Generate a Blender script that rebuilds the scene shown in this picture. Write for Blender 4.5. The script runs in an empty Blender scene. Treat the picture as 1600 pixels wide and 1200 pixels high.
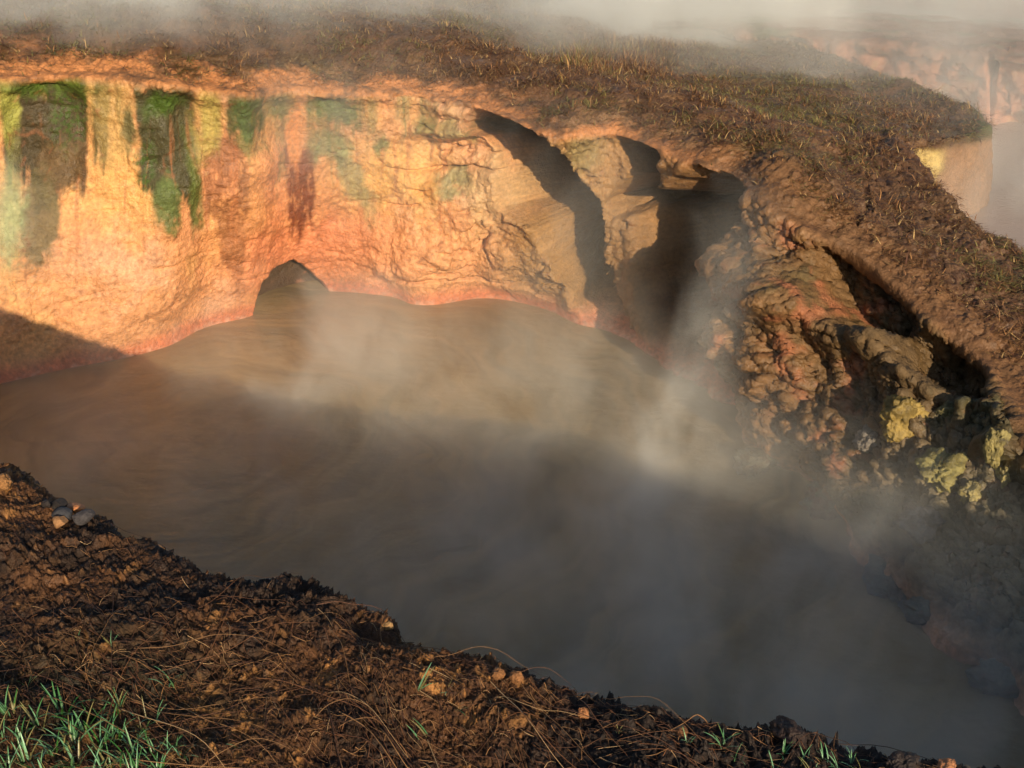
import bpy, math, random
import numpy as np
from mathutils import Vector, Matrix
random.seed(7); RNG = np.random.default_rng(11)
C = bpy.context.scene.collection
SC = bpy.context.scene
# ------------------------------------------------------------ camera
H = 4.5; PITCH = math.radians(26.0); HFOV = math.radians(50.0)
FPX = 800.0 / math.tan(HFOV / 2)
cam_d = bpy.data.cameras.new('camera'); cam = bpy.data.objects.new('camera', cam_d); C.objects.link(cam)
cam.location = (0, 0, H); cam.rotation_euler = (math.pi / 2 - PITCH, 0, 0)
cam_d.sensor_width = 36; cam_d.angle = HFOV; cam_d.clip_start = 0.05; cam_d.clip_end = 2000
SC.camera = cam
cp, sp = math.cos(PITCH), math.sin(PITCH)
def ray(px, py):
    xc = (px - 800) / FPX; yc = (600 - py) / FPX
    return np.array([xc, cp + yc * sp, -sp + yc * cp])
def P(px, py, z=0.0):
    d = ray(px, py); t = (z - H) / d[2]
    return np.array([d[0] * t, d[1] * t, z])
def PY_(px, py, y):
    d = ray(px, py); t = y / d[1]
    return np.array([d[0] * t, y, H + d[2] * t])
def W(x, y, z=0.0): return np.array([x, y, z], float)
def project(p):
    x = p[..., 0]; y = p[..., 1]; z = p[..., 2] - H
    f = y * cp - z * sp; u = y * sp + z * cp
    f = np.where(f < 0.05, 0.05, f)
    return 800 + FPX * x / f, 600 - FPX * u / f
# ------------------------------------------------------------ light
SUN_EL = math.radians(19.5); SUN_AZ = math.radians(180 - 18)       # towards the sun, clockwise from +Y: behind the viewer, to the right
D = -np.array([math.sin(SUN_AZ) * math.cos(SUN_EL), math.cos(SUN_AZ) * math.cos(SUN_EL), math.sin(SUN_EL)])
sd = bpy.data.lights.new('sun', 'SUN'); sun = bpy.data.objects.new('sun', sd); C.objects.link(sun)
sun.rotation_euler = Vector((-D[0], -D[1], -D[2])).to_track_quat('Z', 'Y').to_euler()
sd.energy = 5.0; sd.angle = math.radians(0.6); sd.color = (1.0, 0.79, 0.55)
world = bpy.data.worlds.new('World'); SC.world = world; world.use_nodes = True
wn = world.node_tree; bg = wn.nodes['Background']
sky = wn.nodes.new('ShaderNodeTexSky'); sky.sky_type = 'NISHITA'; sky.sun_disc = False
sky.sun_elevation = SUN_EL; sky.sun_rotation = SUN_AZ
wn.links.new(sky.outputs[0], bg.inputs[0]); bg.inputs[1].default_value = 0.105
SC.view_settings.view_transform = 'Standard'; SC.view_settings.look = 'None'
SC.view_settings.exposure = 0.05; SC.view_settings.gamma = 1
SC.render.engine = 'CYCLES'
cy = SC.cycles
cy.use_denoising = True; cy.max_bounces = 6; cy.diffuse_bounces = 3; cy.glossy_bounces = 2
cy.volume_bounces = 2; cy.transmission_bounces = 2; cy.use_adaptive_sampling = True; cy.adaptive_threshold = 0.04
cy.volume_step_rate = 1.6; cy.volume_max_steps = 96; cy.caustics_reflective = False
STEAM = True
# ------------------------------------------------------------ noise
_perm = RNG.permutation(4096).astype(np.int32)
_g = RNG.normal(size=(4096, 3)); _g /= np.linalg.norm(_g, axis=1)[:, None]; _g = _g.astype(np.float32)
def perlin(p):
    p = p.astype(np.float32); i = np.floor(p).astype(np.int32); f = p - i
    w = f * f * f * (f * (f * 6 - 15) + 10)
    out = np.zeros(p.shape[:-1], np.float32)
    for dx in (0, 1):
        wx = w[..., 0] if dx else 1 - w[..., 0]
        hx = _perm[(i[..., 0] + dx) & 4095]
        for dy in (0, 1):
            wy = w[..., 1] if dy else 1 - w[..., 1]
            hy = _perm[(hx + i[..., 1] + dy) & 4095]
            for dz in (0, 1):
                wz = w[..., 2] if dz else 1 - w[..., 2]
                g = _g[_perm[(hy + i[..., 2] + dz) & 4095]]
                dot = g[..., 0] * (f[..., 0] - dx) + g[..., 1] * (f[..., 1] - dy) + g[..., 2] * (f[..., 2] - dz)
                out += wx * wy * wz * dot
    return out * 1.6
def fbm(p, freq, octv, gain=0.5, seed=0, scale=(1, 1, 1), ridged=False):
    q = p * np.array(scale) * freq + seed * 17.37
    a = 1.0; s = np.zeros(p.shape[:-1], np.float32); tot = 0
    for _ in range(octv):
        n = perlin(q)
        if ridged: n = 1 - 2 * np.abs(n)
        s += a * n; tot += a; a *= gain; q = q * 2.03 + 5.1
    return s / tot
def sm(a, b, x):
    t = np.clip((x - a) / (b - a), 0, 1); return t * t * (3 - 2 * t)
def lerp(a, b, t): return a + (b - a) * t
# ------------------------------------------------------------ lofts
def spline(pts, counts, axis):
    """pts (K, ...,3) interpolated along axis 0; counts per interval."""
    pts = np.moveaxis(np.asarray(pts, float), axis, 0); K = len(pts)
    d = np.sqrt(((pts[1:] - pts[:-1]) ** 2).sum(-1, keepdims=True))
    if axis == 0: d = d.reshape(K - 1, -1).mean(1)
    d = d ** (0.7 if axis == 0 else 0.85) + 1e-4
    m = np.zeros_like(pts)
    for k in range(K):
        if k == 0: m[k] = (pts[1] - pts[0]) / d[0]
        elif k == K - 1: m[k] = (pts[-1] - pts[-2]) / d[-1]
        else:
            a = (pts[k] - pts[k - 1]) / d[k - 1]; b = (pts[k + 1] - pts[k]) / d[k]
            m[k] = (a * d[k] + b * d[k - 1]) / (d[k] + d[k - 1])
    out = []; par = []
    for k in range(K - 1):
        n = counts[k]
        for j in range(n + (1 if k == K - 2 else 0)):
            s = j / n; h = d[k]
            out.append((2*s**3-3*s*s+1)*pts[k] + (s**3-2*s*s+s)*h*m[k] + (-2*s**3+3*s*s)*pts[k+1] + (s**3-s*s)*h*m[k+1])
            par.append(k + s)
    return np.moveaxis(np.array(out), 0, axis), np.array(par)
def normals(g):
    du = np.gradient(g, axis=0); dv = np.gradient(g, axis=1)
    n = np.cross(du, dv); n /= np.linalg.norm(n, axis=-1)[..., None] + 1e-9
    return n
def tag(o, label=None, cat=None, group=None, kind=None):
    if label: o['label'] = label
    if cat: o['category'] = cat
    if group: o['group'] = group
    if kind: o['kind'] = kind
    return o
def mesh_obj(name, verts, faces, mat, parent=None, cols=None, smooth=True):
    verts = np.asarray(verts, np.float32).reshape(-1, 3)
    me = bpy.data.meshes.new(name)
    faces = np.asarray(faces, np.int32); nf, k = faces.shape
    me.vertices.add(len(verts)); me.vertices.foreach_set('co', verts.ravel())
    me.loops.add(nf * k); me.loops.foreach_set('vertex_index', faces.ravel())
    me.polygons.add(nf); me.polygons.foreach_set('loop_start', np.arange(0, nf * k, k, dtype=np.int32))
    me.update(calc_edges=True)
    me.polygons.foreach_set('use_smooth', np.full(nf, smooth))
    if cols is not None:
        c = np.ones((len(verts), 4), np.float32); c[:, :3] = np.asarray(cols, np.float32).reshape(-1, 3)
        at = me.color_attributes.new('Col', 'FLOAT_COLOR', 'POINT'); at.data.foreach_set('color', c.ravel())
    me.materials.append(mat)
    o = bpy.data.objects.new(name, me); C.objects.link(o)
    if parent: o.parent = parent
    return o
def grid_faces(nu, nv):
    idx = np.arange(nu * nv).reshape(nu, nv)
    return np.stack([idx[:-1, :-1], idx[1:, :-1], idx[1:, 1:], idx[:-1, 1:]], -1).reshape(-1, 4)
def grid_obj(name, g, mat, cols=None):
    return mesh_obj(name, g, grid_faces(*g.shape[:2]), mat, None, cols)
def worley(x, y, seed=0):
    """distance to the nearest feature point of a jittered unit grid"""
    ix = np.floor(x).astype(np.int64); iy = np.floor(y).astype(np.int64); best = np.full(x.shape, 9.0); cid = np.zeros(x.shape)
    for dx in (-1, 0, 1):
        for dy in (-1, 0, 1):
            h = _perm[(_perm[(ix + dx + seed) & 4095] + iy + dy) & 4095]
            g = _g[h]; d = np.hypot(ix + dx + .5 + g[..., 0] * .5 - x, iy + dy + .5 + g[..., 1] * .5 - y)
            cid = np.where(d < best, g[..., 2], cid); best = np.minimum(best, d)
    return best, cid
RAG = 0.0
def blob(px, py, cx, cy, rx, ry, soft=0.35, rot=0):
    a = math.radians(rot); dx = px - cx; dy = py - cy
    x = dx * math.cos(a) + dy * math.sin(a); y = -dx * math.sin(a) + dy * math.cos(a)
    r = np.sqrt((x / rx) ** 2 + (y / ry) ** 2) + RAG
    return 1 - sm(1 - soft, 1 + soft, r)
def mixc(col, c, m): return col + (np.array(c) - col) * m[..., None]
# ------------------------------------------------------------ materials
def new_mat(name):
    m = bpy.data.materials.new(name); m.use_nodes = True
    nt = m.node_tree; return m, nt, nt.nodes['Principled BSDF']
def earth_mat(name, rough=(0.45, 0.85), bump=0.6, scale=30, spec=0.4, var=0.35, bdist=0.02):
    m, nt, b = new_mat(name); N = nt.nodes; L = nt.links
    at = N.new('ShaderNodeAttribute'); at.attribute_name = 'Col'
    tc = N.new('ShaderNodeTexCoord')
    n1 = N.new('ShaderNodeTexNoise'); n1.inputs['Scale'].default_value = scale; n1.inputs['Detail'].default_value = 8; n1.inputs['Roughness'].default_value = 0.65
    n2 = N.new('ShaderNodeTexNoise'); n2.inputs['Scale'].default_value = scale * 0.23; n2.inputs['Detail'].default_value = 5
    n3 = N.new('ShaderNodeTexVoronoi'); n3.inputs['Scale'].default_value = scale * 2.2
    for n in (n1, n2, n3): L.new(tc.outputs['Object'], n.inputs['Vector'])
    mr = N.new('ShaderNodeMapRange'); L.new(n1.outputs[0], mr.inputs[0])
    mr.inputs[1].default_value = 0.3; mr.inputs[2].default_value = 0.7; mr.inputs[3].default_value = 1 - var; mr.inputs[4].default_value = 1 + var
    vm = N.new('ShaderNodeVectorMath'); vm.operation = 'SCALE'; L.new(at.outputs['Color'], vm.inputs[0]); L.new(mr.outputs[0], vm.inputs['Scale'])
    L.new(vm.outputs[0], b.inputs['Base Color'])
    rr = N.new('ShaderNodeMapRange'); L.new(n2.outputs[0], rr.inputs[0]); rr.inputs[1].default_value = 0.35; rr.inputs[2].default_value = 0.65
    rr.inputs[3].default_value = rough[0]; rr.inputs[4].default_value = rough[1]; L.new(rr.outputs[0], b.inputs['Roughness'])
    b.inputs['Specular IOR Level'].default_value = spec
    ad = N.new('ShaderNodeMath'); ad.operation = 'MULTIPLY_ADD'; L.new(n3.outputs['Distance'], ad.inputs[0]); ad.inputs[1].default_value = 0.5; L.new(n1.outputs[0], ad.inputs[2])
    bp = N.new('ShaderNodeBump'); bp.inputs['Strength'].default_value = bump; bp.inputs['Distance'].default_value = bdist
    L.new(ad.outputs[0], bp.inputs['Height']); L.new(bp.outputs[0], b.inputs['Normal'])
    return m
def attr_mat(name, rough=0.7, spec=0.3, trans=0.0):
    m, nt, b = new_mat(name); at = nt.nodes.new('ShaderNodeAttribute'); at.attribute_name = 'Col'
    nt.links.new(at.outputs['Color'], b.inputs['Base Color'])
    b.inputs['Roughness'].default_value = rough; b.inputs['Specular IOR Level'].default_value = spec
    return m
M_wall = earth_mat('wet mineral earth', (0.38, 0.8), 0.6, 22, 0.35, 0.28, 0.02)
M_soil = earth_mat('crumbly dark soil', (0.4, 0.9), 0.9, 70, 0.35, 0.5, 0.006)
M_far = earth_mat('distant red earth', (0.6, 0.9), 0.5, 6, 0.2, 0.3, 0.03)
M_grass = attr_mat('dry matted grass', 0.6, 0.3)
M_green = attr_mat('fresh dewy grass', 0.35, 0.5)
M_stone = earth_mat('weathered stone', (0.5, 0.9), 0.6, 60, 0.3, 0.35, 0.006)
# ------------------------------------------------------------ main ground: crater wall + plateau + ridge
ST = [  # shore, lip, edge of the plateau
 (W(-5.4,2.4), W(-6.3,2.0,2.9), W(-14,-1,2.9), 3),
 (W(-5.9,5.2), W(-6.8,5.2,2.8), W(-22,6,2.8), 4),
 (P(-220,650), W(-6.1,9.0,2.65), W(-26,20,2.3), 4),
 (P(-100,622), P(-100,130,2.64), W(-22,30,1.9), 8),
 (P(0,600),    P(0,130,2.63),   W(-19,36,1.7), 10),
 (P(100,577),  P(100,126,2.63), W(-16,38,1.6), 10),
 (P(200,558),  P(200,130,2.60), W(-12,40,1.6), 8),
 (P(265,540),  P(265,138,2.57), W(-9,40,1.6), 7),
 (P(320,512),  P(320,144,2.50), W(-6,40,1.6), 8),
 (P(392,494),  P(390,152,2.45), W(-3,38,1.6), 7),
 (P(440,472),  P(445,146,2.40), W(0,36,1.6), 8),
 (P(510,456),  P(520,152,2.34), W(2.5,33,1.6), 10),
 (P(600,462),  P(600,152,2.30), W(4.2,29,1.6), 9),
 (P(680,476),  P(680,156,2.26), P(1040,40,1.62), 9),
 (P(760,466),  P(760,176,2.20), P(1130,56,1.62), 10),
 (P(850,482),  P(850,214,2.10), P(1215,76,1.62), 7),
 (P(900,505),  P(905,215,2.08), P(1300,98,1.64), 7),
 (P(950,522),  P(960,214,2.06), P(1400,130,1.66), 8),
 (P(1020,552), P(1040,245,2.00), P(1500,165,1.68), 7),
 (P(1075,590), P(1100,268,1.96), P(1552,203,1.68), 5),
 (P(1110,615), P(1145,280,1.93), P(1470,222,1.74), 6),
 (P(1160,655), P(1190,318,1.88), P(1402,212,1.80), 6),
 (P(1210,705), P(1245,355,1.76), P(1430,250,1.80), 8),
 (P(1280,775), P(1320,400,1.60), P(1480,308,1.70), 8),
 (P(1350,855), P(1400,462,1.43), P(1530,350,1.60), 8),
 (P(1440,945), P(1470,520,1.28), P(1600,392,1.50), 8),
 (P(1530,1030),P(1545,585,1.14), P(1690,440,1.42), 8),
 (P(1640,1120),P(1620,670,1.02), P(1800,500,1.4), 6),
 (P(1780,1260),P(1760,830,1.0), P(1950,570,1.4), 4),
 (W(3.3,2.6),  W(4.0,2.3,1.8),  W(8.5,3.5,1.7), 3),
 (W(2.3,1.2),  W(2.9,0.6,2.4),  W(9,-2,2.4), 2),
]
K = len(ST); rows = []
for k, (s, l, e, c) in enumerate(ST):
    d = e - l; dist = np.linalg.norm(d[:2]); d2 = np.array([d[0], d[1], 0]) / dist
    # wall outward direction: away from the pool
    a = ST[max(k-1, 0)][0]; b = ST[min(k+1, K-1)][0]; tg = (b - a)[:2]; tg /= np.linalg.norm(tg)
    out = np.array([-tg[1], tg[0], 0]); 
    lz = l[2]
    under = s + out * 0.12 * -1 + np.array([0, 0, -0.7])
    w1 = lerp(s, l, 0.30) + out * 0.02; w1[2] = lz * 0.30
    w2 = lerp(s, l, 0.68) + out * 0.05; w2[2] = lz * 0.68
    w3 = lerp(s, l, 0.93) + out * 0.05; w3[2] = lz * 0.94
    crest = l + d2 * 0.12 + np.array([0, 0, 0.09]); 
    b1 = l + d2 * min(0.55, dist * 0.3); b1[2] = lz + 0.15 * min(1, dist / 3) + 0.06
    b2 = lerp(l, e, 0.42); b2[2] = lerp(lz + 0.13, e[2], 0.45)
    b3 = lerp(l, e, 0.85); b3[2] = lerp(lz, e[2], 0.9) + 0.04
    e1 = e.copy()
    e2 = e + d2 * 0.10 - np.array([0, 0, 0.45]); e3 = e + d2 * 0.25; e3[2] = 0.3
    rows.append([under, s, w1, w2, w3, l, crest, b1, b2, b3, e1, e2, e3])
G0 = np.array(rows)
nv = [6, 62, 70, 48, 14, 12, 26, 60, 60, 26, 14, 12]
cu = [c * 5 for (_, _, _, c) in ST[:-1]]
G1, UP = spline(G0, cu, 0); G2, VP = spline(G1, nv, 1)
print('ground', G2.shape)
NRM = normals(G2)
cen = np.array([0, 7.0, 6.0])
if (NRM[len(UP)//2, 60] @ (cen - G2[len(UP)//2, 60])) < 0: NRM = -NRM
GX, GY = project(G2)
VV = np.broadcast_to(VP[None, :], GX.shape); UU = np.broadcast_to(UP[:, None], GX.shape)
wallm = sm(0.9, 1.6, VV) * (1 - sm(4.6, 5.6, VV))     # on the wall face
topm = sm(5.0, 6.5, VV)
z = G2[..., 2]
n_r = fbm(G2, 2.5, 3, seed=84)
rightm = sm(17.5, 21.5, UU)
# big forms: recesses (negative) and buttresses (positive)
wx = GX + 26 * fbm(G2, 1.6, 3, seed=3); wy = GY + 22 * fbm(G2, 1.6, 3, seed=4)
Dp = np.zeros(GX.shape)
hd = NRM[:, 20:200].mean(1); hd[:, 2] = 0
for _ in range(60): hd[1:-1] = (hd[:-2] + hd[1:-1] + hd[2:]) / 3
hd /= np.linalg.norm(hd, axis=1)[:, None]
recm = sm(0.85, 2.5, VV) * (1 - sm(4.75, 5.15, VV)); Hp = np.zeros(GX.shape)
def hang(xe, ramp, ytop, depth, ybot=620):
    """a recess that deepens to the right and ends at the sharp edge xe (a buttress)"""
    return -depth * sm(0, 1, (wxs - (xe - ramp)) / (ramp * 0.42)) * (1 - sm(-2, 6, wxr - xe)) * sm(ytop, ytop + 40, wyr) * (1 - sm(ybot - 60, ybot, wyr))
wxr = wx + 18 * fbm(G2, 5, 5, 0.7, seed=81); wxs = GX + 24 * fbm(G2, 0.9, 2, seed=120); wyr = wy + 34 * fbm(G2, 3.5, 4, 0.65, seed=101)
e1 = np.interp(GY, [180, 215, 320, 420, 520], [815, 848, 928, 950, 985])
e2 = np.interp(GY, [200, 260, 420, 560], [1022, 1030, 1040, 1060])
e3 = np.interp(GY, [250, 340, 430, 600], [1146, 1166, 1146, 1165])
Hp += hang(e1, np.interp(GY, [190, 240, 320, 350, 420, 500], [100, 105, 148, 105, 80, 80]), 165, 2.3, 575) * recm
Hp += hang(e2, np.interp(GY, [215, 270, 310, 350], [64, 54, 95, 100]), 190, 1.9, 345) * recm
Hp += hang(e3, np.interp(GY, [255, 290, 320, 400, 450, 540, 620], [80, 110, 205, 172, 160, 128, 110]), 245, 2.4, 760) * recm
Dp += -0.30 * blob(wx, wy, 700, 250, 70, 40, 0.5) * wallm * 0.5
Dp += 0.14 * blob(wx, wy, 690, 200, 60, 16, 0.5) * wallm
vn = fbm(G2, 1.4, 4, 0.6, seed=90, ridged=True); vn2 = fbm(G2 + 0.15 * fbm(G2, 2, 3, seed=91)[..., None], 3.4, 3, 0.6, seed=92, ridged=True)
Dp += -wallm * (0.035 * sm(0.82, 0.97, vn) + 0.012 * sm(0.80, 0.96, vn2)) * (0.35 + 0.65 * sm(450, 700, GX))
# broken blocks and nodules standing out of the lower wall
kb_, ki_ = worley(GX / 62 + n_r, GY / 46 + 0.8 * n_r, 33); kc_, kj_ = worley(GX / 21 + n_r, GY / 17 + 0.8 * n_r, 35)
Dp += wallm * (0.02 + 0.06 * sm(500, 750, GX)) * sm(0.15, 0.8, ki_) * (1 - sm(0.25, 0.5, kb_)) + wallm * (0.006 + 0.008 * sm(500, 750, GX)) * (0.5 - kc_) * (1 + kj_)
Dp += -0.50 * blob(wx, wy, 1350, 460, 90, 50, 0.4, 42) * wallm
Dp += -0.45 * blob(wx, wy, 1480, 585, 80, 36, 0.4, 38) * wallm
Dp += 0.22 * blob(wx, wy, 1215, 500, 60, 130, 0.6, -35) * wallm
Dp += -0.10 * blob(wx, wy, 560, 250, 90, 70, 0.6) * wallm
Dp += 0.10 * blob(wx, wy, 120, 420, 130, 120, 0.7) * wallm
Dp += -0.10 * blob(wx, wy, 20, 300, 50, 90, 0.5) * wallm
Dp += 0.12 * blob(wx, wy, 660, 400, 120, 50, 0.7) * wallm
Dp += -0.12 * blob(wx, wy, 70, 200, 70, 80, 0.25) * wallm
Dp += -0.08 * blob(wx, wy, 258, 200, 45, 80, 0.25) * wallm

# noise displacement
midw = sm(540, 700, GX)
fm = 1 - 0.9 * sm(0.03, 0.4, np.abs(Hp))
Dp += wallm * fm * (0.16 * fbm(G2, 0.9, 3, seed=1) + (0.05 + 0.03 * midw) * fbm(G2, 3.2, 5, 0.55, seed=2, scale=(1, 1, 0.8)))
Dp += wallm * fm * (0.009 + 0.024 * midw) * fbm(G2, 9, 5, 0.62, seed=5, ridged=True)
Dp += wallm * fm * 0.009 * fbm(G2, 30, 3, 0.65, seed=6)
# ledges and cracks across the middle of the wall
led = fbm(G2, 1.1, 3, seed=7, scale=(0.7, 0.7, 2.6), ridged=True)
Dp += -0.09 * sm(0.72, 0.93, led) * wallm * fm * (0.2 + 0.8 * midw)
# the long diagonal ribs of the right slope
def line(x0, y0, x1, y1, w):
    L_ = math.hypot(x1 - x0, y1 - y0); a = ((wx - x0) * (x1 - x0) + (wy - y0) * (y1 - y0)) / L_; b_ = (-(wx - x0) * (y1 - y0) + (wy - y0) * (x1 - x0)) / L_
    return np.exp(-(b_ / w) ** 2) * sm(-30, 20, a) * (1 - sm(L_ - 20, L_ + 40, a))
Dp += wallm * (0.24 * line(1230, 470, 1640, 715, 30) + 0.16 * line(1170, 410, 1400, 560, 22) + 0.16 * line(1150, 520, 1280, 610, 26))
dg = (G2[..., 2] * 0.85 - 0.55 * G2[..., 1])
rq = np.stack([dg * 4.2, (G2[..., 1] * .8 + G2[..., 2]) * 0.9, G2[..., 0] * 0.8], -1)
Dp += wallm * rightm * 0.19 * fbm(rq, 1.0, 5, 0.55, seed=8, ridged=True)
Dp += wallm * rightm * 0.07 * fbm(G2, 2.2, 4, seed=9)
Dp += wallm * rightm * 0.055 * fbm(G2, 8, 5, 0.75, seed=16)
rl = sm(17.0, 19.5, UU) * sm(-0.2, 0.6, VV) * (1 - sm(1.6, 2.6, VV))
Dp += rl * (0.30 * fbm(G2, 1.1, 3, seed=82) + 0.16 * fbm(G2, 3.2, 4, 0.6, seed=83) + 0.05)
w1_, wi_ = worley(G2[..., 1] * 3.2 + 0.8 * n_r, G2[..., 2] * 3.2 + G2[..., 0] * 1.5, 5)
w2_, wj_ = worley(G2[..., 1] * 8 + 0.8 * n_r, G2[..., 2] * 8 + G2[..., 0] * 3, 15)
Dp += rightm * sm(0.2, 0.9, VV) * (1 - sm(4.6, 5.4, VV)) * (0.03 * (0.5 - w1_) * (0.4 + wi_) + 0.035 * (0.5 - w2_) * (1 + wj_))
# ragged lip
lip = np.exp(-((VV - 5.0) / 0.7) ** 2)
Dp += lip * (0.07 * fbm(G2, 1.7, 3, seed=10) + 0.035 * fbm(G2, 6, 4, 0.6, seed=11) + 0.02 + 0.015 * fbm(G2, 22, 3, seed=17)) * (1 - 0.4 * rightm)
Dp += topm * (0.12 * fbm(G2, 0.5, 3, seed=12) + 0.09 * fbm(G2, 1.7, 5, 0.6, seed=13) + 0.045 * fbm(G2, 7, 4, 0.65, seed=14) + 0.012 * fbm(G2, 34, 2, seed=15))
Dp += topm * rightm * (0.05 * fbm(G2, 4, 5, 0.65, seed=18) + 0.03 * fbm(G2, 8, 3, 0.6, seed=118, ridged=True))
G = G2 + NRM * Dp[..., None] + hd[:, None, :] * Hp[..., None]
G[..., 2] -= 0.22 * np.abs(Hp) * sm(2.0, 4.5, VV)
N2 = normals(G); N2 = N2 * np.sign((N2 * NRM).sum(-1, keepdims=True) + 1e-6)
rec_ = sm(0.1, 0.6, np.abs(Hp))
G = G + N2 * (wallm * (0.07 * rec_ * fbm(G, 2.6, 4, 0.6, seed=95) + (0.005 + 0.010 * midw + 0.012 * rec_ + 0.030 * rightm) * fbm(G, 10, 4, 0.65, seed=96, ridged=True) + 0.010 * fbm(G, 30, 3, 0.7, seed=97))
  + topm * (0.020 * fbm(G, 13, 4, 0.7, seed=98) + 0.014 * fbm(G, 32, 3, 0.7, seed=99)) + lip * 0.020 * fbm(G, 17, 4, 0.7, seed=100))[..., None]
# shallow niche at the waterline; its dark interior is painted into the colour below
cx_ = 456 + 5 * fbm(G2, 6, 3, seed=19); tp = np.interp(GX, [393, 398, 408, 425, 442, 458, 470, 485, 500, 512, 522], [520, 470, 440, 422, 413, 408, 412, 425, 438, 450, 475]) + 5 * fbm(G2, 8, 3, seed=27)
niche = sm(0, 5, GY - tp) * sm(394, 398, GX) * (1 - sm(513, 519, GX)) * (VV < 3.2)
sidev = np.array([-0.75, -0.1, 0])
G += niche[..., None] * (np.array([-0.10, 0.38, 0]) + sidev * 0.1)
# slump crack on the ridge
crack = blob(wx, wy, 1352, 312, 6, 26, 0.5, 12) * topm
G[..., 2] -= 0.16 * crack
# ---- colours
n1 = fbm(G, 1.1, 4, seed=20); n2 = fbm(G, 4.0, 4, seed=21); n3 = fbm(G, 14, 3, 0.6, seed=22)
vs = fbm(G, 3.0, 4, seed=23, scale=(1, 1, 0.22))     # vertical streaks
bx = GX + 26 * fbm(G, 2.2, 5, 0.6, seed=24, scale=(1, 1, 0.55)) + 4 * n3; by = GY + 40 * fbm(G, 2.6, 5, 0.6, seed=25, scale=(1.6, 1.6, 0.6)) + 8 * n3
RAG = 0.42 * fbm(G, 6, 6, 0.75, seed=26, scale=(1.5, 1.5, 0.3)) + 0.18 * n3
col = np.zeros(G.shape); col[:] = (0.63, 0.305, 0.135)
col = mixc(col, (0.66, 0.36, 0.14), sm(0.0, 0.5, n1 + 0.5 * vs))
col = mixc(col, (0.65, 0.36, 0.205), sm(0.05, 0.5, -n1 + 0.4 * n2))
col = mixc(col, (0.60, 0.235, 0.115), blob(bx, by, 520, 400, 130, 60, 0.5) * 0.85)
col = mixc(col, (0.60, 0.17, 0.08), blob(bx, by, 410, 330, 110, 120, 0.7) * 0.3)
col = mixc(col, (0.72, 0.36, 0.17), blob(bx, by, 700, 420, 130, 60, 0.6) * 0.7)
col = mixc(col, (0.70, 0.40, 0.13), blob(bx, by, 200, 290, 70, 60, 0.7) * 0.7)
col = mixc(col, (0.70, 0.42, 0.10), blob(bx, by, 620, 270, 90, 60, 0.7) * 0.6)
S_ = lambda c, m: globals().__setitem__('col', mixc(col, c, np.clip(m, 0, 1)))
pat = sm(-0.5, 0.1, n3 + 0.7 * n2 + 0.25)
topg = sm(260, 130, by) * (GX < 780) * sm(-0.1, 0.35, vs + 0.15)
S_((0.34, 0.25, 0.09), topg * 0.5)
ux = GX + 10 * fbm(G, 2, 3, seed=29, scale=(1, 1, .5))
drl = 135 + 150 * sm(-0.4, 0.5, perlin(np.stack([ux / 31, ux * 0, ux * 0 + 3.3], -1))) + 60 * perlin(np.stack([ux / 9, ux * 0, ux * 0 + 8.3], -1))
drm = sm(0.0, 0.35, fbm(np.stack([ux / 15, GY / 260, ux * 0 + 1.7], -1), 1, 3, 0.6, seed=30)) * sm(0, 30, drl - by + 20 * n2) * (GX < 800)
S_((0.15, 0.13, 0.045), drm * 0.75)
finger = 34 * perlin(np.stack([ux / 15, ux * 0 + 2.2, ux * 0 + 5.1], -1)) + 22 * perlin(np.stack([ux / 5, ux * 0 + 7.2, ux * 0 + 1.1], -1))
byf = by + finger * sm(150, 230, GY); bxs = GX + 7 * fbm(G, 3, 4, 0.65, seed=110, scale=(1, 1, .7)) + 3 * n3
def curtain(x0, x1, y0, y1, c, a=1.0, sx=4, sy=16, tex=None):
    m = sm(x0 - sx, x0 + sx, bxs) * (1 - sm(x1 - sx, x1 + sx, bxs)) * sm(y0 - 8, y0 + 8, by) * (1 - sm(y1 - sy, y1 + sy, byf)) * a
    S_(c, m if tex is None else m * tex)
tx1 = sm(-0.5, 0.05, fbm(G, 9, 4, 0.7, seed=111, scale=(1.4, 1.4, .5)))
curtain(2, 134, 120, 282, (0.062, 0.048, 0.023)); curtain(52, 96, 270, 330, (0.085, 0.062, 0.03), .9)
curtain(92, 134, 205, 285, (0.10, 0.058, 0.03), .7, tex=tx1)
curtain(146, 170, 125, 245, (0.06, 0.056, 0.024), .95); curtain(196, 210, 160, 225, (0.09, 0.08, 0.035), .8, tex=tx1)
curtain(216, 304, 128, 300, (0.068, 0.062, 0.028)); curtain(238, 276, 290, 345, (0.09, 0.11, 0.045), .85); curtain(292, 312, 210, 350, (0.12, 0.13, 0.045), .7)
curtain(314, 386, 215, 345, (0.21, 0.085, 0.04), .75, tex=tx1); curtain(345, 380, 350, 420, (0.27, 0.12, 0.06), .6, tex=tx1)
curtain(356, 414, 130, 208, (0.065, 0.085, 0.03), .9, tex=tx1); curtain(428, 448, 140, 290, (0.17, 0.16, 0.06), .6, tex=tx1); curtain(480, 500, 140, 260, (0.16, 0.17, 0.065), .6, tex=tx1)
curtain(445, 491, 232, 350, (0.17, 0.045, 0.02), .95, tex=tx1); curtain(452, 470, 150, 240, (0.62, 0.26, 0.09), .8)
curtain(496, 560, 140, 200, (0.10, 0.13, 0.05), .75, tex=tx1)
for x0_, x1_, y1_ in [(318, 345, 230), (574, 590, 210), (618, 640, 190), (655, 690, 215), (6, 30, 420)]: curtain(x0_, x1_, 125, y1_, (0.20, 0.19, 0.07), .6, tex=tx1)
dr2 = sm(0.12, 0.4, fbm(np.stack([ux / 11, GY / 300, ux * 0 + 9.7], -1), 1, 3, 0.6, seed=32)) * sm(170, 230, by) * (1 - sm(330, 460, by + 60 * n1)) * (GX < 760)
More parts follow.
